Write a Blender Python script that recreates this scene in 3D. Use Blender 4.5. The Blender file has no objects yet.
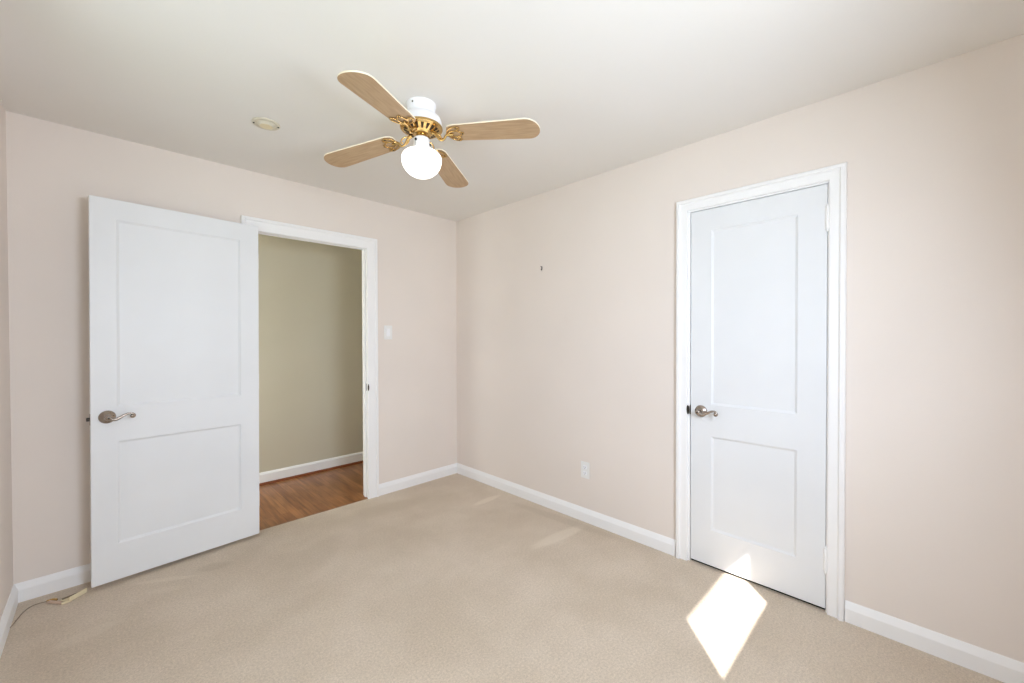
import bpy, bmesh, math, random
from mathutils import Vector, Matrix
random.seed(7)
PI = math.pi
S = bpy.context.scene
COL = S.collection

# ------------------------------------------------------------------ measured room (metres, camera plan position = origin)
X0, Y0, H, XL, YR = 2.389, 3.141, 2.403, -0.327, -0.45      # right wall, back wall, ceiling, left wall, rear wall
WT = 0.12
WB = 0.095                      # back wall thickness
HALLY = 4.13

# ------------------------------------------------------------------ camera
f_px, yaw, pit, rol = 408.26, math.radians(44.97), math.radians(0.64), math.radians(-0.16)
fw = Vector((math.sin(yaw) * math.cos(pit), math.cos(yaw) * math.cos(pit), -math.sin(pit)))
rt = Vector((math.cos(yaw), -math.sin(yaw), 0)); up = rt.cross(fw)
r2 = rt * math.cos(rol) + up * math.sin(rol); u2 = -rt * math.sin(rol) + up * math.cos(rol)
cd = bpy.data.cameras.new('camera'); cam = bpy.data.objects.new('camera', cd); COL.objects.link(cam)
cd.sensor_width = 36; cd.lens = f_px / 1024 * 36; cd.clip_start = 0.02
m3 = Matrix((r2, u2, -fw)).transposed()
cam.matrix_world = Matrix.Translation((0, 0, 1.30)) @ m3.to_4x4()
S.camera = cam

# ------------------------------------------------------------------ world, sun, window light, added fill lamps, exposure
S.cycles.max_bounces = 24; S.cycles.diffuse_bounces = 20
S.view_settings.view_transform = 'Standard'; S.view_settings.look = 'None'
S.view_settings.exposure = 0.0; S.view_settings.gamma = 1.0; S.view_settings.use_curve_mapping = False
w = bpy.data.worlds.new('sky'); S.world = w; w.use_nodes = True
nt = w.node_tree; bg = nt.nodes['Background']
sky = nt.nodes.new('ShaderNodeTexSky'); sky.sky_type = 'NISHITA'; sky.sun_disc = False
sky.sun_elevation = math.radians(42); sky.sun_rotation = math.radians(225)
nt.links.new(sky.outputs[0], bg.inputs[0]); bg.inputs[1].default_value = 0.09
SUN = Vector((0.71, 0.69, -0.895)).normalized()
ld = bpy.data.lights.new('sun', 'SUN'); ld.energy = 15; ld.angle = math.radians(0.55); ld.color = (1, 0.97, 0.94)
sun = bpy.data.objects.new('sun', ld); COL.objects.link(sun)
sun.rotation_euler = SUN.to_track_quat('-Z', 'Y').to_euler(); sun.location = (-3, -4, 5)
# rear window lamp; the left window and hall lamps are added fill
def area_lamp(name, loc, direction, sx, sy, watts, color):
    a = bpy.data.lights.new(name, 'AREA'); a.shape = 'RECTANGLE'; a.size = sx; a.size_y = sy; a.energy = watts; a.color = color
    o = bpy.data.objects.new(name, a); COL.objects.link(o); o.location = loc
    o.rotation_euler = Vector(direction).to_track_quat('-Z', 'Z').to_euler()
    return o
WX0, WX1, WZ0, WZ1 = 0.525, 1.242, 1.245, 2.00            # rear window glass opening
LY0, LY1, LZ0, LZ1 = 0.60, 2.15, 0.85, 2.0              # opening of the left window, added to bring in fill light
area_lamp('window_area_light', ((WX0 + WX1) / 2, YR + 0.03, 1.54), (-0.05, 1, -0.28), WX1 - WX0, 0.60, 39.5, (0.775, 0.878, 1.03))
area_lamp('window_area_light', (XL + 0.03, (LY0 + LY1) / 2, (LZ0 + LZ1) / 2), (1, -0.1, -0.05), LY1 - LY0, LZ1 - LZ0, 8.5, (0.775, 0.878, 1.03))  # fill lamp standing in the added left window
area_lamp('hall_fill_lamp', (-0.87, 3.72, 1.05), (1, 0, 0), 0.7, 1.5, 49, (0.91, 0.98, 1.0))  # unseen lamp added to brighten the hall, in front of a solid end wall

# ------------------------------------------------------------------ helpers
def mat(name, col, rough=0.6, metal=0.0, spec=0.5):
    m = bpy.data.materials.new(name); m.use_nodes = True
    b = m.node_tree.nodes['Principled BSDF']
    b.inputs['Base Color'].default_value = (*col, 1); b.inputs['Roughness'].default_value = rough
    b.inputs['Metallic'].default_value = metal; b.inputs['Specular IOR Level'].default_value = spec
    return m
def N(m, t, **kw):
    n = m.node_tree.nodes.new(t)
    for k, v in kw.items(): setattr(n, k, v)
    return n
def L(m, a, b): m.node_tree.links.new(a, b)
def P(m): return m.node_tree.nodes['Principled BSDF']
def add_noise(m, c1, c2, scale, detail=3, bump=0.0, bscale=None, stretch=None, lo=0.35, hi=0.65):
    tc = N(m, 'ShaderNodeTexCoord'); mp = N(m, 'ShaderNodeMapping'); L(m, tc.outputs['Object'], mp.inputs[0])
    if stretch: mp.inputs['Scale'].default_value = stretch
    no = N(m, 'ShaderNodeTexNoise'); no.inputs['Scale'].default_value = scale; no.inputs['Detail'].default_value = detail
    L(m, mp.outputs[0], no.inputs[0])
    rp = N(m, 'ShaderNodeValToRGB'); rp.color_ramp.elements[0].position = lo; rp.color_ramp.elements[1].position = hi
    rp.color_ramp.elements[0].color = (*c1, 1); rp.color_ramp.elements[1].color = (*c2, 1)
    L(m, no.outputs[0], rp.inputs[0]); L(m, rp.outputs[0], P(m).inputs['Base Color'])
    if bump:
        n2 = N(m, 'ShaderNodeTexNoise'); n2.inputs['Scale'].default_value = bscale; n2.inputs['Detail'].default_value = 4
        L(m, mp.outputs[0], n2.inputs[0])
        bp = N(m, 'ShaderNodeBump'); bp.inputs['Strength'].default_value = bump; bp.inputs['Distance'].default_value = 0.002
        L(m, n2.outputs[0], bp.inputs['Height']); L(m, bp.outputs[0], P(m).inputs['Normal'])
    return rp, tc
def c(h):
    h = h.lstrip('#'); v = [int(h[i:i + 2], 16) / 255 for i in (0, 2, 4)]
    return tuple(x / 12.92 if x <= 0.04045 else ((x + 0.055) / 1.055) ** 2.4 for x in v)

def obj(name, bm, m, parent=None, smooth=False, bevel=0.0, kind=None):
    me = bpy.data.meshes.new(name); bmesh.ops.recalc_face_normals(bm, faces=bm.faces); bm.to_mesh(me); bm.free()
    for mm in (m if isinstance(m, (list, tuple)) else [m]): me.materials.append(mm)
    o = bpy.data.objects.new(name, me); COL.objects.link(o)
    if parent: o.parent = parent
    if smooth:
        for p in me.polygons: p.use_smooth = True
        if smooth != 'all':
            md = o.modifiers.new('edges', 'EDGE_SPLIT'); md.split_angle = math.radians(40)
    if bevel:
        md = o.modifiers.new('bevel', 'BEVEL'); md.width = bevel; md.segments = 2; md.limit_method = 'ANGLE'
    if kind: o['kind'] = kind
    return o
def thing(name, label, cat, loc=(0, 0, 0), rotz=0, group=None):
    o = bpy.data.objects.new(name, None); COL.objects.link(o); o.location = loc; o.rotation_euler = (0, 0, rotz)
    o.empty_display_size = 0.05
    o['label'] = label; o['category'] = cat
    if group: o['group'] = group
    return o
def structure(o, label=None, cat=None):
    o['kind'] = 'structure'
    if label: o['label'] = label
    if cat: o['category'] = cat
    return o
def box(bm, x0, y0, z0, x1, y1, z1, mi=0):
    vs = [bm.verts.new(p) for p in ((x0, y0, z0), (x1, y0, z0), (x1, y1, z0), (x0, y1, z0), (x0, y0, z1), (x1, y0, z1), (x1, y1, z1), (x0, y1, z1))]
    for q in ((0, 3, 2, 1), (4, 5, 6, 7), (0, 1, 5, 4), (1, 2, 6, 5), (2, 3, 7, 6), (3, 0, 4, 7)):
        bm.faces.new([vs[i] for i in q]).material_index = mi
def boxes(*bs):
    bm = bmesh.new()
    for b in bs: box(bm, *b)
    return bm
def lathe(bm, prof, n=48, M=Matrix.Identity(4), closed_ends=True):
    rings = []
    for r, z in prof:
        if r < 1e-6: rings.append([bm.verts.new(M @ Vector((0, 0, z)))])
        else: rings.append([bm.verts.new(M @ Vector((r * math.cos(2 * PI * i / n), r * math.sin(2 * PI * i / n), z))) for i in range(n)])
    for a, b in zip(rings, rings[1:]):
        for i in range(n):
            j = (i + 1) % n
            if len(a) == 1 and len(b) == 1: continue
            if len(a) == 1: bm.faces.new((a[0], b[i], b[j]))
            elif len(b) == 1: bm.faces.new((a[i], a[j], b[0]))
            else: bm.faces.new((a[i], a[j], b[j], b[i]))
    for e in (rings[0], rings[-1]):
        if closed_ends and len(e) > 1: bm.faces.new(e)
def tube(bm, pts, rad, n=10, flat=1.0, upv=Vector((0, 0, 1))):
    pts = [Vector(p) for p in pts]
    if not isinstance(rad, (list, tuple)): rad = [rad] * len(pts)
    rings = []
    for i, p in enumerate(pts):
        t = (pts[min(i + 1, len(pts) - 1)] - pts[max(i - 1, 0)]).normalized()
        a = t.cross(upv)
        if a.length < 1e-4: a = t.cross(Vector((1, 0, 0)))
        a.normalize(); b = a.cross(t).normalized()
        rings.append([bm.verts.new(p + a * rad[i] * math.cos(2 * PI * k / n) + b * rad[i] * flat * math.sin(2 * PI * k / n)) for k in range(n)])
    for a, b in zip(rings, rings[1:]):
        for k in range(n): bm.faces.new((a[k], a[(k + 1) % n], b[(k + 1) % n], b[k]))
    bm.faces.new(rings[0]); bm.faces.new(rings[-1])
def smooth_path(pts, k=6):
    pts = [Vector(p) for p in pts]; out = []
    for i in range(len(pts) - 1):
        p0, p1, p2, p3 = pts[max(i - 1, 0)], pts[i], pts[i + 1], pts[min(i + 2, len(pts) - 1)]
        for j in range(k):
            t = j / k
            out.append(0.5 * ((2 * p1) + (p2 - p0) * t + (2 * p0 - 5 * p1 + 4 * p2 - p3) * t * t + (3 * p1 - p0 - 3 * p2 + p3) * t ** 3))
    out.append(pts[-1]); return out
def lerp_list(vals, n):
    out = []
    for i in range(n):
        t = i / (n - 1) * (len(vals) - 1); k = min(int(t), len(vals) - 2); out.append(vals[k] + (vals[k + 1] - vals[k]) * (t - k))
    return out

# ------------------------------------------------------------------ materials
wall_m = mat('peach_beige_wall_paint', c('e8dfd6'), 0.85, spec=0.25)
add_noise(wall_m, c('e4dcd5'), c('e7dfd8'), 1.6, 2, bump=0.12, bscale=160)
ceil_m = mat('off_white_ceiling_paint', c('e9e5dc'), 0.9, spec=0.2)
add_noise(ceil_m, c('e4e2de'), c('e6e4e1'), 1.3, 2, bump=0.1, bscale=120)
hall_m = mat('olive_beige_hall_paint', c('d0c7a6'), 0.85, spec=0.25)
add_noise(hall_m, c('cac4b1'), c('cec8b6'), 1.5, 2, bump=0.1, bscale=150)
trim_m = mat('white_gloss_trim_paint', c('f1f2f3'), 0.38, spec=0.4)
door_m = mat('white_satin_door_paint', c('f0f2f4'), 0.42, spec=0.35)
add_noise(door_m, c('e2e5e8'), c('e5e8eb'), 3, 2, bump=0.05, bscale=60)
ext_m = mat('outside_wall_render', c('c9c2b6'), 0.9)
dark_m = mat('dark_gap', (0.02, 0.018, 0.015), 0.9)
nickel_m = mat('satin_nickel', c('a59a90'), 0.25, 1.0)
brass_m = mat('polished_brass', c('cdab70'), 0.2, 1.0)
darkbrass_m = mat('aged_brass_recess', c('3a2a14'), 0.6, 0.3)
white_m = mat('white_enamel', c('f2f4f8'), 0.3, spec=0.5)
plastic_m = mat('white_wall_plate_plastic', c('e9eae9'), 0.35)
steel_m = mat('dark_steel', c('4a443f'), 0.45, 0.8)
cream_m = mat('aged_cream_plastic', c('e3d6b4'), 0.5)
fitting_m = mat('aged_fitting_enamel', c('d2ccbb'), 0.5)
pine_m = mat('pinkish_bare_plastic', c('d8bda8'), 0.6)
edge_m = mat('cream_blade_edge', c('f3ead2'), 0.5)
glass_m = bpy.data.materials.new('window_glass'); glass_m.use_nodes = True
g = glass_m.node_tree; g.nodes.remove(g.nodes['Principled BSDF'])
gt = g.nodes.new('ShaderNodeBsdfTransparent'); gg = g.nodes.new('ShaderNodeBsdfGlossy'); gg.inputs['Roughness'].default_value = 0.02
gm = g.nodes.new('ShaderNodeMixShader'); gm.inputs[0].default_value = 0.06
g.links.new(gt.outputs[0], gm.inputs[1]); g.links.new(gg.outputs[0], gm.inputs[2]); g.links.new(gm.outputs[0], g.nodes['Material Output'].inputs[0])
globe_m = mat('lit_opal_glass', (0.95, 0.95, 0.95), 0.2)
P(globe_m).inputs['Emission Color'].default_value = (1, 0.95, 0.89, 1); P(globe_m).inputs['Emission Strength'].default_value = 1.8

blade_m = mat('light_oak_blade', c('c9a87d'), 0.45)
add_noise(blade_m, c('ab8e6d'), c('bfa280'), 9, 4, stretch=(1.0, 9, 1), lo=0.3, hi=0.7)

# wood strip floor of the hall: strips run away from the room
wood_m = mat('oak_strip_floor', c('a5693a'), 0.28, spec=0.5)
tc = N(wood_m, 'ShaderNodeTexCoord'); mp = N(wood_m, 'ShaderNodeMapping'); mp.inputs['Rotation'].default_value = (0, 0, PI / 2)
L(wood_m, tc.outputs['Object'], mp.inputs[0])
br = N(wood_m, 'ShaderNodeTexBrick'); br.offset = 0.37
for k, v in (('Color1', (*c('a8754a'), 1)), ('Color2', (*c('8c5a34'), 1)), ('Mortar', (*c('6e3f1e'), 1)), ('Scale', 1.0), ('Mortar Size', 0.0012), ('Mortar Smooth', 0.3), ('Bias', 0.0), ('Brick Width', 0.62), ('Row Height', 0.057)):
    br.inputs[k].default_value = v
L(wood_m, mp.outputs[0], br.inputs[0])
mp2 = N(wood_m, 'ShaderNodeMapping'); mp2.inputs['Scale'].default_value = (28, 2.2, 1); L(wood_m, tc.outputs['Object'], mp2.inputs[0])
no = N(wood_m, 'ShaderNodeTexNoise'); no.inputs['Scale'].default_value = 1.6; no.inputs['Detail'].default_value = 6; L(wood_m, mp2.outputs[0], no.inputs[0])
rp = N(wood_m, 'ShaderNodeValToRGB'); rp.color_ramp.elements[0].color = (0.60, 0.56, 0.52, 1); rp.color_ramp.elements[1].color = (1.1, 1.08, 1.0, 1)
rp.color_ramp.elements[0].position = 0.32; rp.color_ramp.elements[1].position = 0.66
L(wood_m, no.outputs[0], rp.inputs[0])
mx = N(wood_m, 'ShaderNodeMix', data_type='RGBA', blend_type='MULTIPLY'); mx.inputs[0].default_value = 1
L(wood_m, br.outputs[0], mx.inputs[6]); L(wood_m, rp.outputs[0], mx.inputs[7]); L(wood_m, mx.outputs[2], P(wood_m).inputs['Base Color'])
shoe_m = mat('stained_shoe_moulding', c('7d4424'), 0.35)

# carpet: pile grain, broad traffic mottling, furniture dents
carpet_m = mat('tan_cut_pile_carpet', c('cdb89c'), 0.95, spec=0.1)
P(carpet_m).inputs['Sheen Weight'].default_value = 0.15
tc = N(carpet_m, 'ShaderNodeTexCoord')
def noise(scale, detail, rough=0.5):
    n = N(carpet_m, 'ShaderNodeTexNoise'); n.inputs['Scale'].default_value = scale; n.inputs['Detail'].default_value = detail
    n.inputs['Roughness'].default_value = rough; L(carpet_m, tc.outputs['Object'], n.inputs[0]); return n
def ramp(src, a, b, lo, hi):
    r = N(carpet_m, 'ShaderNodeValToRGB'); r.color_ramp.elements[0].color = (*a, 1); r.color_ramp.elements[1].color = (*b, 1)
    r.color_ramp.elements[0].position = lo; r.color_ramp.elements[1].position = hi; L(carpet_m, src, r.inputs[0]); return r
def mulmix(a, b, fac=1.0, mode='MULTIPLY'):
    x = N(carpet_m, 'ShaderNodeMix', data_type='RGBA', blend_type=mode)
    if isinstance(fac, float): x.inputs[0].default_value = fac
    else: L(carpet_m, fac, x.inputs[0])
    L(carpet_m, a, x.inputs[6])
    if isinstance(b, tuple): x.inputs[7].default_value = (*b, 1)
    else: L(carpet_m, b, x.inputs[7])
    return x.outputs[2]
base = ramp(noise(2.3, 5, 0.6).outputs[0], c('cfc0ac'), c('dbcdbb'), 0.36, 0.64).outputs[0]
g1 = ramp(noise(110, 3, 0.75).outputs[0], (0.78, 0.77, 0.76), (1.10, 1.10, 1.10), 0.3, 0.7).outputs[0]
g2 = ramp(noise(260, 2, 0.7).outputs[0], (0.84, 0.83, 0.82), (1.06, 1.06, 1.06), 0.3, 0.7).outputs[0]
cc = mulmix(mulmix(base, g1), g2)
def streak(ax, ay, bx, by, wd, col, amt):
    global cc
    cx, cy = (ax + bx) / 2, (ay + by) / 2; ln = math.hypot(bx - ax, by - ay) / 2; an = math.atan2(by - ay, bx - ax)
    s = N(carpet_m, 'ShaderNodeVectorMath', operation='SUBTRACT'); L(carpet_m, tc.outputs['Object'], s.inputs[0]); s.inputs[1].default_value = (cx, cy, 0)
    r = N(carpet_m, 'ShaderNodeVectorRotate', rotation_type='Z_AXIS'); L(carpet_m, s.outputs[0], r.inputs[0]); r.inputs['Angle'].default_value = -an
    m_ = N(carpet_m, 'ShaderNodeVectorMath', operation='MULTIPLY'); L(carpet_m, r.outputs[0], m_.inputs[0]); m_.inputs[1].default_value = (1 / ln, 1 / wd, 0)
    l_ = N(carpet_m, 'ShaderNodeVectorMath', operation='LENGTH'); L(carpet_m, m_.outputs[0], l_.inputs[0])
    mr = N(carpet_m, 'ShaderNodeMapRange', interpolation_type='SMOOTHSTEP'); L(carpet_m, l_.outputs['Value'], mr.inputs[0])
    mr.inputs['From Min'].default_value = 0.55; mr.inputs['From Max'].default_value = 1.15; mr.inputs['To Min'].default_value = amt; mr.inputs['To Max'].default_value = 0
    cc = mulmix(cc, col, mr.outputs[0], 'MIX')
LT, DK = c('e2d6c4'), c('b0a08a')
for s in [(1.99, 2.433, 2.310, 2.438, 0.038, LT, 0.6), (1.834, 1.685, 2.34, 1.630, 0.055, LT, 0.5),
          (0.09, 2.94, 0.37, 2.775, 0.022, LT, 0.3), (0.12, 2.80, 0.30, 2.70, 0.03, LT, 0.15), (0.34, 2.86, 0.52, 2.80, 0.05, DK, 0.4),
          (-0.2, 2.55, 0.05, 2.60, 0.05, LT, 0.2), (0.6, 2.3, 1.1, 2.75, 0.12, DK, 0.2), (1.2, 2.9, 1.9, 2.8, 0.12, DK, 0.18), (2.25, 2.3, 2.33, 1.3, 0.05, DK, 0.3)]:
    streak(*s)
L(carpet_m, cc, P(carpet_m).inputs['Base Color'])
bp = N(carpet_m, 'ShaderNodeBump'); bp.inputs['Strength'].default_value = 0.7; bp.inputs['Distance'].default_value = 0.004
L(carpet_m, noise(320, 4, 0.7).outputs[0], bp.inputs['Height']); L(carpet_m, bp.outputs[0], P(carpet_m).inputs['Normal'])

# ------------------------------------------------------------------ room shell
floor = structure(obj('floor', boxes((XL - WT, YR - WT, -0.05, X0 + 0.02, Y0, 0.0)), carpet_m), 'tan cut-pile carpet covering the bedroom floor', 'carpet')
structure(obj('ceiling', boxes((XL - WT, YR - WT, H, X0 + WT, Y0 + WB, H + 0.1)), ceil_m), 'off-white painted bedroom ceiling', 'ceiling')
OX0, OX1, OZ = 0.716, 1.502, 2.020          # hall doorway opening
bm = boxes((XL - WT, Y0, 0, OX0 - 0.018, Y0 + WB, H), (OX1 + 0.018, Y0, 0, X0 + WT, Y0 + WB, H), (OX0 - 0.018, Y0, OZ + 0.018, OX1 + 0.018, Y0 + WB, H))
structure(obj('wall_back', bm, wall_m), 'pale peach back wall pierced by the hall doorway', 'wall')
CY0, CY1, CZ = 0.309, 0.939, 2.012          # closet doorway opening (y range)
bm = boxes((X0, YR - WT, 0, X0 + WT, CY0 - 0.018, H), (X0, CY1 + 0.018, 0, X0 + WT, Y0, H), (X0, CY0 - 0.018, CZ + 0.018, X0 + WT, CY1 + 0.018, H))
structure(obj('wall_right', bm, wall_m), 'long pale peach wall with the closed narrow door', 'wall')
bm = boxes((XL - WT, YR - WT, 0, XL, LY0, H), (XL - WT, LY1, 0, XL, Y0, H), (XL - WT, LY0, 0, XL, LY1, LZ0), (XL - WT, LY0, LZ1, XL, LY1, H))
structure(obj('wall_left', bm, wall_m), 'sliver of peach wall at the left edge', 'wall')
bm = boxes((XL, YR - WT, 0, WX0 - 0.045, YR, H), (WX1 + 0.045, YR - WT, 0, X0, YR, H), (WX0 - 0.045, YR - WT, 0, WX1 + 0.045, YR, WZ0 - 0.045), (WX0 - 0.045, YR - WT, WZ1 + 0.045, WX1 + 0.045, YR, H))
structure(obj('wall_rear', bm, wall_m))
# closet enclosure behind the narrow door
bm = boxes((X0 + WT + 0.5, CY0 - 0.3, 0, X0 + WT + 0.55, CY1 + 0.3, H), (X0 + WT, CY0 - 0.35, 0, X0 + WT + 0.55, CY0 - 0.3, H), (X0 + WT, CY1 + 0.3, 0, X0 + WT + 0.55, CY1 + 0.35, H),
           (X0 + WT, CY0 - 0.35, H, X0 + WT + 0.55, CY1 + 0.35, H + 0.05), (X0 + 0.02, CY0 - 0.35, -0.05, X0 + WT + 0.55, CY1 + 0.35, -0.002))
structure(obj('wall_closet', bm, dark_m))
# hall
HX0, HX1 = -0.9, 2.55
structure(obj('floor_hall', boxes((HX0, Y0, -0.055, HX1, HALLY + 0.05, -0.006)), wood_m), 'glossy brown oak strip floor of the hall beyond the doorway', 'floor')
structure(obj('wall_hall', boxes((HX0, HALLY, -0.05, HX1, HALLY + 0.1, H)), hall_m), 'olive beige hall wall seen through the doorway', 'wall')
structure(obj('wall_hall_side', boxes((HX0 - 0.1, Y0 + WB, -0.05, HX0, HALLY + 0.1, H), ), hall_m))
structure(obj('wall_hall_end', boxes((HX1, Y0 + WB, -0.05, HX1 + 0.1, HALLY + 0.1, H), ), hall_m))
structure(obj('wall_hall_front', boxes((HX0, Y0 + WB, 0, OX0 - 0.018, Y0 + WB + 0.01, H), (OX1 + 0.018, Y0 + WB, 0, HX1, Y0 + WB + 0.01, H), (OX0 - 0.018, Y0 + WB, OZ + 0.018, OX1 + 0.018, Y0 + WB + 0.01, H)), hall_m))
structure(obj('ceiling_hall', boxes((HX0 - 0.1, Y0 + WB, H, HX1 + 0.1, HALLY + 0.1, H + 0.1)), ceil_m))

# ------------------------------------------------------------------ baseboards (profile: thickness d, height z)
BB = [(0, 0), (0.016, 0), (0.016, 0.060), (0.015, 0.064), (0.0045, 0.089), (0.003, 0.092), (0, 0.092)]
def run(name, fn, a, b, prof=BB, m=trim_m, ma=0, mb=0):
    """fn(s, d, z) -> world point; ma / mb: mitre factor at the two ends"""
    bm = bmesh.new()
    A = [bm.verts.new(fn(a + ma * d, d, z)) for d, z in prof]; B = [bm.verts.new(fn(b - mb * d, d, z)) for d, z in prof]
    n = len(prof)
    for i in range(n): bm.faces.new((A[i], A[(i + 1) % n], B[(i + 1) % n], B[i]))
    bm.faces.new(A); bm.faces.new(B)
    return structure(obj(name, bm, m))
bk = lambda s, d, z: (s, Y0 - d, z)
rg = lambda s, d, z: (X0 - d, s, z)
lf = lambda s, d, z: (XL + d, s, z)
rr = lambda s, d, z: (s, YR + d, z)
structure(run('baseboard_back', bk, XL, 0.638, ma=1), 'white baseboard behind the open door, left of the doorway', 'baseboard')
structure(run('baseboard_back', bk, 1.580, X0, mb=1), 'short white baseboard between the doorway and the room corner', 'baseboard')
structure(run('baseboard_right', rg, 1.020, Y0, mb=1), 'white baseboard from the room corner to the narrow door', 'baseboard')
structure(run('baseboard_right', rg, YR, 0.237, ma=1), 'white baseboard at the lower right, right of the narrow door', 'baseboard')
structure(run('baseboard_left', lf, YR, Y0, ma=1, mb=1), 'white baseboard along the left wall by the thin cord', 'baseboard')
run('baseboard_rear', rr, XL, X0, ma=1, mb=1)
hb = lambda s, d, z: (s, HALLY - d, z)
structure(run('baseboard_hall', hb, HX0, HX1, prof=[(0, -0.006), (0.014, -0.006), (0.014, 0.085), (0.006, 0.10), (0, 0.103)]), 'white hall baseboard above a dark brown shoe moulding', 'baseboard')
structure(run('trim_1', hb, HX0, HX1, prof=[(0.0145, -0.006), (0.030, -0.006), (0.029, 0.003), (0.024, 0.010), (0.0145, 0.014)], m=shoe_m), 'dark brown shoe moulding at the foot of the hall baseboard', 'moulding')

# ------------------------------------------------------------------ door casings (profile: w from the inner edge, d protrusion)
def casing(name, a, b, top, pt, prof, z0=0.0, bottom=None):
    bm = bmesh.new(); st = []
    sts = [lambda w_: (a - w_, z0), lambda w_: (a - w_, top + w_), lambda w_: (b + w_, top + w_), lambda w_: (b + w_, z0)]
    if bottom is not None: sts = [lambda w_: (a - w_, bottom - w_)] + sts[1:3] + [lambda w_: (b + w_, bottom - w_)]
    for s_ in sts: st.append([bm.verts.new(pt(*s_(w_), d)) for w_, d in prof])
    n = len(prof); pairs = list(zip(st, st[1:]))
    if bottom is not None: pairs.append((st[-1], st[0]))
    for A, B in pairs:
        for i in range(n): bm.faces.new((A[i], A[(i + 1) % n], B[(i + 1) % n], B[i]))
    if bottom is None: bm.faces.new(st[0]); bm.faces.new(st[-1])
    return structure(obj(name, bm, trim_m))
CP = [(0, 0), (0, 0.013), (0.004, 0.016), (0.062, 0.016), (0.066, 0.019), (0.070, 0.024), (0.084, 0.024), (0.087, 0.020), (0.087, 0)]
casing('trim_2', 0.724, 1.490, 2.009, lambda s, z, d: (s, Y0 - d, z), CP)['label'] = 'white casing around the open hall doorway'
CP2 = [(0, 0), (0, 0.011), (0.003, 0.014), (0.036, 0.015), (0.040, 0.018), (0.044, 0.026), (0.056, 0.026), (0.062, 0.022), (0.064, 0.012), (0.064, 0)]
casing('trim_3', 0.303, 0.950, 2.020, lambda s, z, d: (X0 - d, s, z), CP2)['label'] = 'white moulded casing around the closed narrow door'
# hall side casing, door jambs and stops
casing('trim_4', 0.700, 1.513, 2.034, lambda s, z, d: (s, Y0 + WB + 0.01 + d, z), CP)
def jamb(name, a, b, top, pt, depth, st0, st1):
    bm = bmesh.new()
    def bx(s0, s1, z0, z1, d0, d1):
        p, q = pt(s0, z0, d0), pt(s1, z1, d1)
        box(bm, *[min(p[i], q[i]) for i in range(3)], *[max(p[i], q[i]) for i in range(3)])
    bx(a - 0.018, a, -0.004, top, 0, depth); bx(b, b + 0.018, -0.004, top, 0, depth); bx(a - 0.018, b + 0.018, top, top + 0.018, 0, depth)
    bx(a, a + 0.011, 0, top - 0.011, st0, st1); bx(b - 0.011, b, 0, top - 0.011, st0, st1); bx(a, b, top - 0.011, top, st0, st1)
    return structure(obj(name, bm, trim_m, bevel=0.0015))
jamb('trim_5', OX0, OX1, OZ, lambda s, z, d: (s, Y0 + d, z), WB + 0.01, 0.040, 0.070)['label'] = 'white jamb and stop lining the hall doorway'
jamb('trim_6', CY0, CY1, CZ, lambda s, z, d: (X0 + d, s, z), WT, 0.040, 0.075)

# ------------------------------------------------------------------ two-panel doors.  local: u along the leaf (0 = latch edge), v = out of the visible face, z up
def rect_ring(bm, o, i, vo, vi):
    """sloping moulding between outer rect o and inner rect i at depths vo, vi"""
    O = [bm.verts.new((x, vo, z)) for x, z in ((o[0], o[2]), (o[1], o[2]), (o[1], o[3]), (o[0], o[3]))]
    I = [bm.verts.new((x, vi, z)) for x, z in ((i[0], i[2]), (i[1], i[2]), (i[1], i[3]), (i[0], i[3]))]
    for k in range(4): bm.faces.new((O[k], O[(k + 1) % 4], I[(k + 1) % 4], I[k]))
def make_door(name, W_, z0, z1, s0, s1, panels, T=0.035):
    """frame of stiles and rails (visible face at v = 0, thickness to v = -T) with children door_panel"""
    bm = bmesh.new()
    xs = [0, s0, s1, W_]; zs = [z0] + [q for p in panels for q in p] + [z1]
    F = [[bm.verts.new((x, 0, z)) for z in zs] for x in xs]; K = [[bm.verts.new((x, -T, z)) for z in zs] for x in xs]
    hole = lambda i, k: i == 1 and k % 2 == 1
    solid = lambda i, k: 0 <= i < 3 and 0 <= k < len(zs) - 1 and not hole(i, k)
    for i in range(3):
        for k in range(len(zs) - 1):
            if hole(i, k): continue
            bm.faces.new((F[i][k], F[i + 1][k], F[i + 1][k + 1], F[i][k + 1])); bm.faces.new((K[i][k], K[i][k + 1], K[i + 1][k + 1], K[i + 1][k]))
            for di, dk, a, b in ((-1, 0, (i, k), (i, k + 1)), (1, 0, (i + 1, k), (i + 1, k + 1)), (0, -1, (i, k), (i + 1, k)), (0, 1, (i, k + 1), (i + 1, k + 1))):
                if not solid(i + di, k + dk):
                    bm.faces.new((F[a[0]][a[1]], F[b[0]][b[1]], K[b[0]][b[1]], K[a[0]][a[1]]))
    d = obj(name, bm, door_m, bevel=0.002)
    bv = d.modifiers['bevel']; bv.limit_method = 'ANGLE'
    for a, b in panels:
        pb = bmesh.new(); e = 0.010; D = 0.008
        for sgn in (0, 1):
            f = (lambda v: v) if sgn == 0 else (lambda v: -T - v)
            rect_ring(pb, (s0, s1, a, b), (s0 + 0.003, s1 - 0.003, a + 0.003, b - 0.003), f(-0.0015), f(-0.0035))
            rect_ring(pb, (s0 + 0.003, s1 - 0.003, a + 0.003, b - 0.003), (s0 + e, s1 - e, a + e, b - e), f(-0.0035), f(-D))
            vs = [pb.verts.new((x, f(-D), z)) for x, z in ((s0 + e, a + e), (s1 - e, a + e), (s1 - e, b - e), (s0 + e, b - e))]
            pb.faces.new(vs)
        bmesh.ops.remove_doubles(pb, verts=pb.verts, dist=1e-5)
        obj('door_panel', pb, door_m, d)
    return structure(d)
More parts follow.
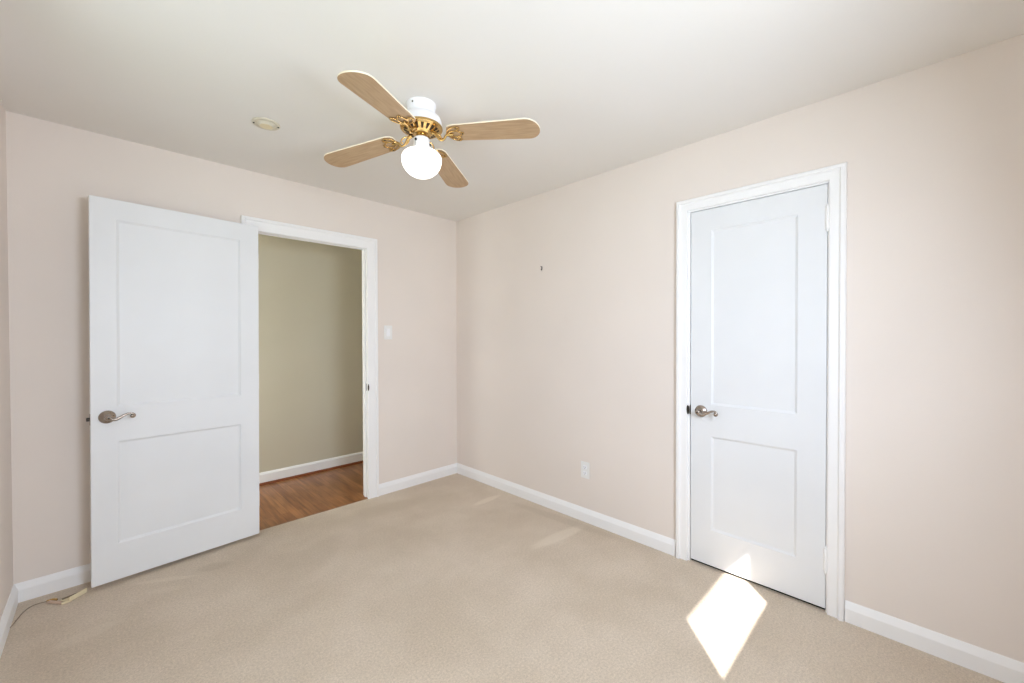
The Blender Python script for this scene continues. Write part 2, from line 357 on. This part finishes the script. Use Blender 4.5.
def make_handle(parent, u, z, v=0.0, sgn=1, updown=1):
    """rose, neck and scrolled lever; sgn: +1 lever towards +u"""
    M = Matrix.Translation((u, v, z)) @ Matrix.Rotation(-PI / 2 if v >= 0 else PI / 2, 4, 'X')
    o_ = 1 if v >= 0 else -1
    bm = bmesh.new()
    lathe(bm, [(0.0335, 0), (0.0335, 0.003), (0.031, 0.007), (0.025, 0.0095), (0.0225, 0.0115), (0.018, 0.013), (0.0145, 0.018), (0.012, 0.024), (0.0, 0.024)], 40, M)
    h_ = obj('door_handle', bm, nickel_m, parent, smooth=True)
    bm = bmesh.new()
    lathe(bm, [(0.010, 0.02), (0.010, 0.04), (0.0135, 0.043), (0.0145, 0.050), (0.0125, 0.056), (0.007, 0.059), (0, 0.060)], 28, M)
    pts = [(0, 0), (0.014, -0.008), (0.030, -0.010), (0.048, -0.001), (0.064, 0.009), (0.080, 0.014), (0.092, 0.011), (0.099, 0.003), (0.097, -0.006), (0.089, -0.008), (0.086, -0.001)]
    P3 = smooth_path([(u + sgn * a, v + o_ * (0.048 - 0.06 * abs(a) * 0.1), z + b) for a, b in pts], 5)
    tube(bm, P3, lerp_list([0.0095, 0.0095, 0.0085, 0.0068, 0.0056, 0.0056, 0.006, 0.006, 0.0055, 0.0045, 0.004], len(P3)), 12, upv=Vector((0, 1, 0)))
    lathe(bm, [(0, -0.006), (0.006, -0.005), (0.0085, 0), (0.006, 0.005), (0, 0.006)], 16, Matrix.Translation((u + sgn * 0.0905, v + o_ * 0.0475, z - 0.0005)) @ Matrix.Rotation(PI / 2, 4, 'X'))
    lv = obj('lever', bm, nickel_m, h_, smooth='all')
    bm = bmesh.new(); lathe(bm, [(0.0045, 0.0595), (0.0045, 0.0615), (0.003, 0.062), (0, 0.062)], 16, M)
    obj('privacy_pin', bm, steel_m, h_, smooth=True)
    return h_

# door_1: open, folded back almost flat against the back wall
A, B = Vector((-0.059, 3.017)), Vector((0.715, 3.086))
A = A * 0.9885; B = B * 0.9885
ang = math.atan2((B - A).y, (B - A).x); W1 = (B - A).length
d1 = make_door('door_1', W1, 0.024, 2.027, 0.101, W1 - 0.104, [(0.216, 0.755), (0.939, 1.920)])
d1['label'] = 'white two-panel door standing open against the back wall'; d1['category'] = 'door'
# local +v (visible face) must look at the camera (-Y side): mirror u by rotating 180 and measuring from the far end
def place_leaf(d, origin, angle):
    d.location = (origin[0], origin[1], 0); d.rotation_euler = (0, 0, angle)
# the leaf is modelled with the face at v = 0 looking to +v; flip geometry so it looks to -v
def flip_v(o):
    for v in o.data.vertices: v.co.y = -v.co.y
    o.data.flip_normals()
    for ch in o.children: flip_v(ch)
make_handle(d1, 0.061, 0.890)
make_handle(d1, 0.061, 0.890, v=-0.035)
bm = boxes((-0.0015, -0.029, 0.855, 0.0, -0.006, 0.912)); obj('latch_plate', bm, nickel_m, d1)
bm = boxes((-0.014, -0.024, 0.875, 0.0, -0.011, 0.893)); obj('latch_bolt', bm, steel_m, d1, bevel=0.003)
for zc in (0.25, 1.02, 1.80):
    bm = bmesh.new(); lathe(bm, [(0, -0.058), (0.003, -0.056), (0.0065, -0.05), (0.0065, 0.05), (0.003, 0.056), (0, 0.058)], 16, Matrix.Translation((W1 + 0.004, -0.041, zc)))
    box(bm, W1 - 0.001, -0.035, zc - 0.048, W1 + 0.0015, -0.004, zc + 0.048)
    obj('hinge', bm, trim_m, d1, smooth=True)
flip_v(d1); place_leaf(d1, A, ang)
d1.matrix_world = Matrix.Translation(d1.location) @ Matrix.Rotation(ang, 4, 'Z') @ Matrix.Rotation(math.radians(0.3), 4, 'Y')

# door_2: closed narrow door.  leaf along -y, face looking to -x
W2 = 0.6237
d2 = make_door('door_2', W2, 0.017, 2.008, 0.112, 0.509, [(0.218, 0.741), (0.920, 1.889)])
d2['label'] = 'narrow white two-panel door, closed, in the long right wall'; d2['category'] = 'door'
make_handle(d2, 0.058, 0.877)
for zc in (0.250, 1.850):
    bm = bmesh.new(); lathe(bm, [(0, -0.066), (0.004, -0.063), (0.0055, -0.058), (0.0045, -0.054), (0.007, -0.052), (0.007, 0.052), (0.0045, 0.054), (0.0055, 0.058), (0.004, 0.063), (0, 0.066)], 16, Matrix.Translation((W2 + 0.002, 0.0055, zc)))
    box(bm, W2 - 0.010, 0.0, zc - 0.050, W2 + 0.014, 0.0015, zc + 0.050)
    obj('hinge', bm, trim_m, d2, smooth=True)
bm = boxes((-0.0015, -0.03, 0.85, 0.0, -0.002, 0.905)); obj('latch_plate', bm, nickel_m, d2)
flip_v(d2)
place_leaf(d2, (X0 - 0.001, 0.9345), -PI / 2)
# strike plates on the jambs
bm = bmesh.new(); box(bm, X0 - 0.004, CY1 - 0.0015, 0.852, X0 + 0.03, CY1 + 0.0005, 0.905); 
lathe(bm, [(0, -0.0015), (0.024, -0.001), (0.024, 0.001), (0, 0.0015)], 24, Matrix.Translation((X0 - 0.0145, CY1 + 0.006, 0.8785)) @ Matrix.Rotation(PI / 2, 4, 'Y') @ Matrix.Diagonal((1.1, 0.32, 1, 1)))
o = obj('strike_plate', bm, steel_m); o['label'] = 'small dark strike plate on the jamb beside the closed door lever'; o['category'] = 'strike plate'
bm = bmesh.new(); box(bm, OX1 - 0.0010, Y0 + 0.004, 0.868, OX1, Y0 + 0.033, 0.925)
lathe(bm, [(0, -0.001), (0.020, -0.001), (0.020, 0.0012), (0, 0.0012)], 24, Matrix.Translation((OX1 - 0.007, Y0 - 0.0155, 0.897)) @ Matrix.Rotation(PI / 2, 4, 'X') @ Matrix.Diagonal((0.30, 1.35, 1, 1)))
o = obj('strike_plate', bm, steel_m); o['label'] = 'small dark strike plate on the jamb of the open hall doorway'; o['category'] = 'strike plate'

# ------------------------------------------------------------------ light switch, outlet, nail
sw = thing('light_switch', 'white rocker light switch on the wall right of the hall doorway', 'light switch', (1.676, Y0, 1.340))
obj('wall_plate', boxes((-0.036, -0.005, -0.058, 0.036, 0.0, 0.058)), plastic_m, sw, bevel=0.003)
bm = boxes((-0.0165, -0.0062, -0.033, 0.0165, -0.004, 0.033)); obj('switch_surround', bm, trim_m, sw, bevel=0.0008)
bm = bmesh.new()
vs = [bm.verts.new(p) for p in ((-0.0145, -0.006, -0.030), (0.0145, -0.006, -0.030), (0.0145, -0.0075, 0), (-0.0145, -0.0075, 0), (0.0145, -0.012, 0.030), (-0.0145, -0.012, 0.030), (-0.0145, -0.004, 0.030), (0.0145, -0.004, 0.030), (-0.0145, -0.004, -0.030), (0.0145, -0.004, -0.030))]
for q in ((0, 1, 2, 3), (3, 2, 4, 5), (5, 4, 7, 6), (0, 3, 5, 6, 8), (1, 9, 7, 4, 2), (0, 8, 9, 1)): bm.faces.new([vs[i] for i in q])
obj('rocker', bm, white_m, sw)
for s in (-1, 1):
    bm = bmesh.new(); lathe(bm, [(0.003, 0), (0.003, 0.001), (0, 0.0015)], 12, Matrix.Translation((0, -0.005, s * 0.046)) @ Matrix.Rotation(PI / 2, 4, 'X'))
    obj('screw', bm, trim_m, sw)
ot = thing('power_outlet', 'white duplex power outlet low on the long right wall', 'outlet', (X0, 1.664, 0.362))
obj('wall_plate', boxes((-0.005, -0.036, -0.058, 0.0, 0.036, 0.058)), plastic_m, ot, bevel=0.003)
for s in (-1, 1):
    bm = boxes((-0.0075, -0.0165, s * 0.0205 - 0.0135, -0.004, 0.0165, s * 0.0205 + 0.0135)); r_ = obj('receptacle', bm, white_m, ot, bevel=0.002)
    bm = boxes((-0.0079, -0.0075, s * 0.0205 - 0.003, -0.007, -0.0055, s * 0.0205 + 0.006), (-0.0079, 0.0055, s * 0.0205 - 0.003, -0.007, 0.0075, s * 0.0205 + 0.006))
    lathe(bm, [(0.0025, 0), (0.0025, 0.0009)], 10, Matrix.Translation((-0.007, 0, s * 0.0205 - 0.0085)) @ Matrix.Rotation(-PI / 2, 4, 'Y'))
    obj('slots', bm, dark_m, r_)
bm = bmesh.new(); lathe(bm, [(0.003, 0), (0.003, 0.001), (0, 0.0015)], 12, Matrix.Translation((-0.005, 0, 0)) @ Matrix.Rotation(-PI / 2, 4, 'Y')); obj('screw', bm, trim_m, ot)
nl = thing('picture_hook', 'tiny dark picture hook left high on the right wall', 'picture hook', (X0, 2.063, 1.828))
bm = boxes((-0.0012, -0.0045, -0.010, 0.0, 0.0045, 0.014)); obj('hook_plate', bm, steel_m, nl, bevel=0.0005)
bm = bmesh.new(); tube(bm, smooth_path([(-0.001, 0, -0.009), (-0.004, 0, -0.014), (-0.009, 0, -0.0135), (-0.0105, 0, -0.007)], 4), 0.0028, 8, upv=Vector((0, 1, 0))); obj('hook', bm, steel_m, nl, smooth='all')
bm = bmesh.new(); tube(bm, [(0.0, 0, 0.005), (-0.012, 0, 0.012)], 0.0016, 8); lathe(bm, [(0.0035, 0), (0.0035, 0.0015), (0, 0.002)], 10, Matrix.Translation((-0.012, 0, 0.012)) @ Matrix.Rotation(-PI / 2, 4, 'Y')); obj('nail', bm, steel_m, nl)

# ------------------------------------------------------------------ ceiling fan
FX, FY = 1.078, 1.684
fan = thing('ceiling_fan', 'white and brass ceiling fan with four light oak blades and a lit globe', 'ceiling fan', (FX, FY, H))
def lz(z): return z - H
bm = bmesh.new(); lathe(bm, [(0.069, 0), (0.069, -0.006), (0.0665, -0.010), (0.064, -0.036), (0.062, -0.048), (0.062, -0.052), (0, -0.052)], 64); obj('canopy', bm, white_m, fan, smooth=True)
for a in (200, 20):
    bm = bmesh.new(); lathe(bm, [(0.004, 0), (0.004, 0.0015), (0.002, 0.003), (0, 0.003)], 12, Matrix.Rotation(math.radians(a), 4, 'Z') @ Matrix.Translation((0.0655, 0, -0.015)) @ Matrix.Rotation(PI / 2, 4, 'Y')); obj('screw', bm, steel_m, fan)
bm = bmesh.new(); lathe(bm, [(0.062, -0.050), (0.068, -0.051), (0.080, -0.056), (0.089, -0.065), (0.0945, -0.078), (0.0965, -0.092), (0.0965, -0.106), (0, -0.106)], 64); mh = obj('motor_housing', bm, white_m, fan, smooth=True)
bm = bmesh.new(); lathe(bm, [(0.094, -0.104), (0.0985, -0.105), (0.0995, -0.110), (0.098, -0.115), (0.093, -0.117), (0.088, -0.1165), (0.080, -0.120), (0.062, -0.130), (0.046, -0.136), (0.042, -0.140), (0.034, -0.142), (0, -0.142)], 64); rg_ = obj('vented_brass_ring', bm, brass_m, fan, smooth=True)
bm = bmesh.new()
for i in range(18):
    R_ = Matrix.Rotation(2 * PI * i / 18, 4, 'Z')
    # tapered slot following the cone between r=.058 and r=.082
    q = [(0.0565, -0.0036, -0.1342), (0.0815, -0.0075, -0.1207), (0.0815, 0.0075, -0.1207), (0.0565, 0.0036, -0.1342)]
    lo = [bm.verts.new(R_ @ Vector(p)) for p in q]; hi = [bm.verts.new(R_ @ Vector((p[0], p[1], p[2] + 0.004))) for p in q]
    bm.faces.new(lo); bm.faces.new(hi)
    for k in range(4): bm.faces.new((lo[k], lo[(k + 1) % 4], hi[(k + 1) % 4], hi[k]))
o = obj('vent_slots', bm, darkbrass_m, rg_)
bm = bmesh.new(); lathe(bm, [(0.024, -0.140), (0.024, -0.152), (0.016, -0.154), (0.016, -0.164), (0, -0.164)], 32); obj('hub', bm, brass_m, fan, smooth=True)
# blades with scrolled brass irons
def blade_outline(r0, r1, w0, w1, n=14):
    pts = []
    rt_ = w1                                  # rounded tip
    for i in range(n + 1):                    # tip: superellipse
        t = PI / 2 - PI * i / n
        cx = abs(math.cos(t)) ** 0.95; sy = math.copysign(abs(math.sin(t)) ** 1.0, math.sin(t))
        pts.append((r1 - 0.060 + 0.060 * cx, rt_ * sy))
    low = [(r0 + 0.03, -w0), (r0 + 0.008, -w0 + 0.010), (r0, -w0 + 0.026)]
    return pts + low + [(x, -y) for x, y in reversed(low)]
def make_blade(BR):
    T = 0.006
    out = blade_outline(0.138, BR, 0.056, 0.069)
    bm = bmesh.new()
    lo = [bm.verts.new((x, y, -T / 2)) for x, y in out]; hi = [bm.verts.new((x, y, T / 2)) for x, y in out]
    bm.faces.new(lo); bm.faces.new(list(reversed(hi))).material_index = 1
    n = len(out)
    for k in range(n): bm.faces.new((lo[k], lo[(k + 1) % n], hi[(k + 1) % n], hi[k])).material_index = 1
    return bm
SCREWS = ((0.176, 0.045), (0.190, -0.045), (0.208, 0.0))
def make_iron_bm(Rt):
    """brass blade iron: S-arm from the hub, and an openwork scroll plate lying under the blade root"""
    bm = bmesh.new()
    arm = smooth_path([(0.056, 0, -0.136), (0.072, 0, -0.146), (0.084, 0, -0.162), (0.096, 0, -0.175), (0.112, 0, -0.177), Rt @ Vector((0.128, 0, -0.013)), Rt @ Vector((0.142, 0, -0.009)), Rt @ Vector((0.165, 0, -0.008))], 5)
    tube(bm, arm, lerp_list([0.011, 0.0085, 0.0065, 0.006, 0.006, 0.0065, 0.007, 0.005], len(arm)), 10, flat=0.7, upv=Vector((0, 1, 0)))
    def loop(pts, r=0.0034):
        tube(bm, smooth_path([Rt @ Vector((x, y, -0.0075)) for x, y in pts], 4), r, 8, flat=0.7)
    for s in (-1, 1):
        e = 0.0 if s > 0 else 0.014
        loop([(0.132, 0), (0.141, s * 0.022), (0.155 + e / 2, s * 0.041), (0.176 + e, s * 0.050), (0.190 + e, s * 0.043), (0.186 + e, s * 0.029), (0.172 + e, s * 0.028)], 0.0040)
        loop([(0.136, 0), (0.153, s * 0.016), (0.176, s * 0.021), (0.196, s * 0.014), (0.208, 0)], 0.0042)
        loop([(0.172 + e, s * 0.020), (0.184 + e, s * 0.032), (0.178 + e, s * 0.044)], 0.003)
        tube(bm, smooth_path([(0.066, s * 0.002, -0.140), (0.080, s * 0.017, -0.147), (0.094, s * 0.022, -0.158), (0.105, s * 0.014, -0.166), (0.098, s * 0.005, -0.168)], 4), 0.0034, 8)
    for p in SCREWS:
        lathe(bm, [(0.0085, 0), (0.0075, -0.003), (0, -0.004)], 14, Rt @ Matrix.Translation((p[0], p[1], -0.004)))
    return bm
# measured set of each old blade: azimuth, pitch, droop
for a, tau, dr, br_ in ((210.0, -2.8, -0.082, 0.552), (300.4, -8.0, -0.077, 0.573), (33.2, -0.5, -0.095, 0.560), (116.4, 4.1, -0.113, 0.556)):
    R_ = math.radians(a)
    Rt = Matrix.Translation((0, 0, lz(2.257) - 0.1 * dr)) @ Matrix.Rotation(-dr, 4, 'Y') @ Matrix.Rotation(math.radians(tau), 4, 'X')
    bl = obj('blade', make_blade(br_), [blade_m, edge_m], fan); bl.matrix_local = Matrix.Rotation(R_, 4, 'Z') @ Rt
    ir = obj('blade_iron', make_iron_bm(Rt), brass_m, fan, smooth='all'); ir.rotation_euler = (0, 0, R_)
    for p in SCREWS:
        bm = bmesh.new(); lathe(bm, [(0.0038, 0), (0.0038, -0.002), (0, -0.003)], 10, Rt @ Matrix.Translation((p[0], p[1], -0.0078)))
        obj('screw', bm, steel_m, ir)
bm = bmesh.new(); lathe(bm, [(0.030, -0.158), (0.036, -0.160), (0.0375, -0.164), (0.0375, -0.214), (0.045, -0.216), (0.047, -0.223), (0, -0.223)], 48); sh = obj('light_fitter', bm, white_m, fan, smooth=True)
for a, z, k_ in ((194, -0.176, 1.3), (243, -0.210, 0.5), (322, -0.186, 1.3)):
    bm = bmesh.new(); lathe(bm, [(0.0045, 0), (0.0045, 0.003), (0.003, 0.005), (0, 0.005)], 12, Matrix.Rotation(math.radians(a), 4, 'Z') @ Matrix.Translation((0.0370, 0, z)) @ Matrix.Rotation(PI / 2, 4, 'Y') @ Matrix.Diagonal((k_, k_, k_, 1)))
    obj('thumb_screw', bm, dark_m, sh)
bm = bmesh.new(); tube(bm, [Matrix.Rotation(math.radians(188), 3, 'Z') @ Vector((0.0395, 0, z)) for z in (-0.180, -0.20, -0.218)], 0.0009, 6); obj('pull_chain', bm, steel_m, sh)
gp = []
zc, rm = -0.258, 0.0940
for i in range(10):
    t = PI / 2 * (1 - i / 9 * 1.0); gp.append((0.050 + (rm - 0.050) * math.cos(t) ** 0.8, zc + 0.036 * math.sin(t)))
for i in range(1, 17):
    t = PI / 2 * i / 16; gp.append((rm * math.cos(t) if i < 16 else 0, zc - 0.086 * math.sin(t)))
bm = bmesh.new(); lathe(bm, gp, 48); obj('globe_shade', bm, globe_m, fan, smooth='all')

# ------------------------------------------------------------------ recessed ceiling fixture
dl = thing('recessed_downlight', 'small round cream recessed fitting in the ceiling above the open door', 'downlight', (0.602, 2.392, H))
bm = bmesh.new(); lathe(bm, [(0.046, 0.0), (0.064, 0.0), (0.064, -0.003), (0.060, -0.006), (0.050, -0.006), (0.046, -0.003), (0.046, 0.0)], 48, closed_ends=False); obj('trim_ring', bm, fitting_m, dl, smooth=True)
bm = bmesh.new(); lathe(bm, [(0.047, -0.0005), (0.046, -0.003), (0.038, -0.007), (0.033, -0.013), (0.027, -0.015), (0.024, -0.012), (0, -0.012)], 40); obj('eyeball', bm, fitting_m, dl, smooth=True)
bm = bmesh.new(); lathe(bm, [(0.030, -0.012), (0.029, -0.0150), (0, -0.0165)], 32); obj('lens', bm, cream_m, dl, smooth=True)
for s in (-1, 1):
    bm = bmesh.new(); lathe(bm, [(0.004, -0.006), (0.004, -0.009), (0, -0.010)], 10, Matrix.Translation((s * 0.052, -s * 0.016, 0))); obj('clip', bm, steel_m, dl)

# ------------------------------------------------------------------ cable box and cord on the carpet, left corner
jk = thing('cable_box', 'small opened cream cable box lying on the carpet by the open door', 'cable box', (-0.138, 2.972, 0))
def L2(p): return (p[0] + 0.130, p[1] - 2.985, p[2])
bm = bmesh.new()
def bar(bm, a, b, wd, z0, z1):
    a, b = Vector(a), Vector(b); t = (b - a).normalized(); n_ = Vector((-t.y, t.x)) * wd
    q = [a, b, b + n_, a + n_]
    lo = [bm.verts.new((p.x + 0.130, p.y - 2.985, z0)) for p in q]; hi = [bm.verts.new((p.x + 0.130, p.y - 2.985, z1)) for p in q]
    bm.faces.new(lo); bm.faces.new(hi)
    for k in range(4): bm.faces.new((lo[k], lo[(k + 1) % 4], hi[(k + 1) % 4], hi[k]))
bar(bm, (-0.125, 2.965), (-0.066, 3.018), 0.005, 0.001, 0.024)
bar(bm, (-0.152, 2.962), (-0.125, 2.965), 0.045, 0.001, 0.010)
bar(bm, (-0.125, 2.965), (-0.066, 3.018), 0.040, 0.001, 0.004)
obj('box_base', bm, cream_m, jk, bevel=0.0008)
bm = bmesh.new(); bar(bm, (-0.205, 3.030), (-0.152, 2.966), 0.014, 0.002, 0.010); obj('box_cover', bm, pine_m, jk, bevel=0.0015)
bm = bmesh.new(); bar(bm, (-0.150, 2.995), (-0.095, 3.012), 0.016, 0.001, 0.012); obj('terminal_block', bm, mat('brown_terminal', c('7b6c57'), 0.6), jk, bevel=0.002)
bm = bmesh.new(); tube(bm, smooth_path([(-0.205 + 0.130, 3.040 - 2.985, 0.007), (-0.185 + 0.130, 3.040 - 2.985, 0.008), (-0.17 + 0.130, 3.022 - 2.985, 0.009)], 4), 0.005, 10); obj('connector', bm, brass_m, jk, smooth='all')
bm = bmesh.new(); pth = smooth_path([(XL + 0.017, 2.872, 0.012), (-0.303, 2.890, 0.004), (-0.290, 2.945, 0.0035), (-0.278, 3.000, 0.0035), (-0.262, 3.035, 0.0035), (-0.240, 3.052, 0.0035), (-0.205, 3.043, 0.006)], 6)
tube(bm, [L2(p) for p in pth], 0.0018, 8); obj('cord', bm, mat('grey_brown_cord', c('8f8372'), 0.6), jk, smooth='all')

# ------------------------------------------------------------------ rear window, added left window, outside eave, added sun blocker, ground
def window(name, horiz, a, b, z0, z1, plane, sgn):
    """sash frame, meeting rail, glass, sill"""
    bm = bmesh.new()
    def bx(s0, s1, za, zb, d0, d1):
        if horiz == 'x': box(bm, s0, min(plane + sgn * d0, plane + sgn * d1), za, s1, max(plane + sgn * d0, plane + sgn * d1), zb)
        else: box(bm, min(plane + sgn * d0, plane + sgn * d1), s0, za, max(plane + sgn * d0, plane + sgn * d1), s1, zb)
    e = 0.045
    bx(a - e, a, z0 - e, z1 + e, 0.03, WT); bx(b, b + e, z0 - e, z1 + e, 0.03, WT); bx(a, b, z0 - e, z0, 0.03, WT); bx(a, b, z1, z1 + e, 0.03, WT)
    zm = 1.765 if horiz == 'x' else (z0 + z1) / 2; bx(a, b, zm - 0.02, zm + 0.02, 0.05, 0.09)
    wd = obj(name, bm, trim_m); structure(wd)
    bm = bmesh.new(); bx(a, b, z0, zm - 0.02, 0.068, 0.072); bx(a, b, zm + 0.02, z1, 0.068, 0.072); obj('pane', bm, glass_m, wd)
    bm = bmesh.new(); bx(a - 0.10, b + 0.10, z0 - e - 0.02, z0 - e, -0.05, 0.03); obj('sill', bm, trim_m, wd, bevel=0.003)
    return wd
window('window_1', 'x', WX0, WX1, WZ0, WZ1, YR, -1)
window('window_added', 'y', LY0, LY1, LZ0, LZ1, XL, -1)  # unseen window, added so fill can come from the left
EX = 0.45
ev = 1.297 * (0.748 - YR + WT + EX)
bm = boxes((XL - WT, YR - WT - EX, ev, X0 + 1.2, YR - WT, ev + 0.08)); 
structure(obj('trim_7', bm, ext_m))
# unseen slab added to keep direct sun out of the left window
bm = boxes((XL - WT - 1.6, YR - WT - 1.2, H + 0.02, XL - WT, HALLY, H + 0.10)); structure(obj('sun_blocker', bm, ext_m))
structure(obj('ground', boxes((-20, -20, -0.40, 20, 20, -0.30)), mat('lawn', c('7d8a5a'), 0.95)))
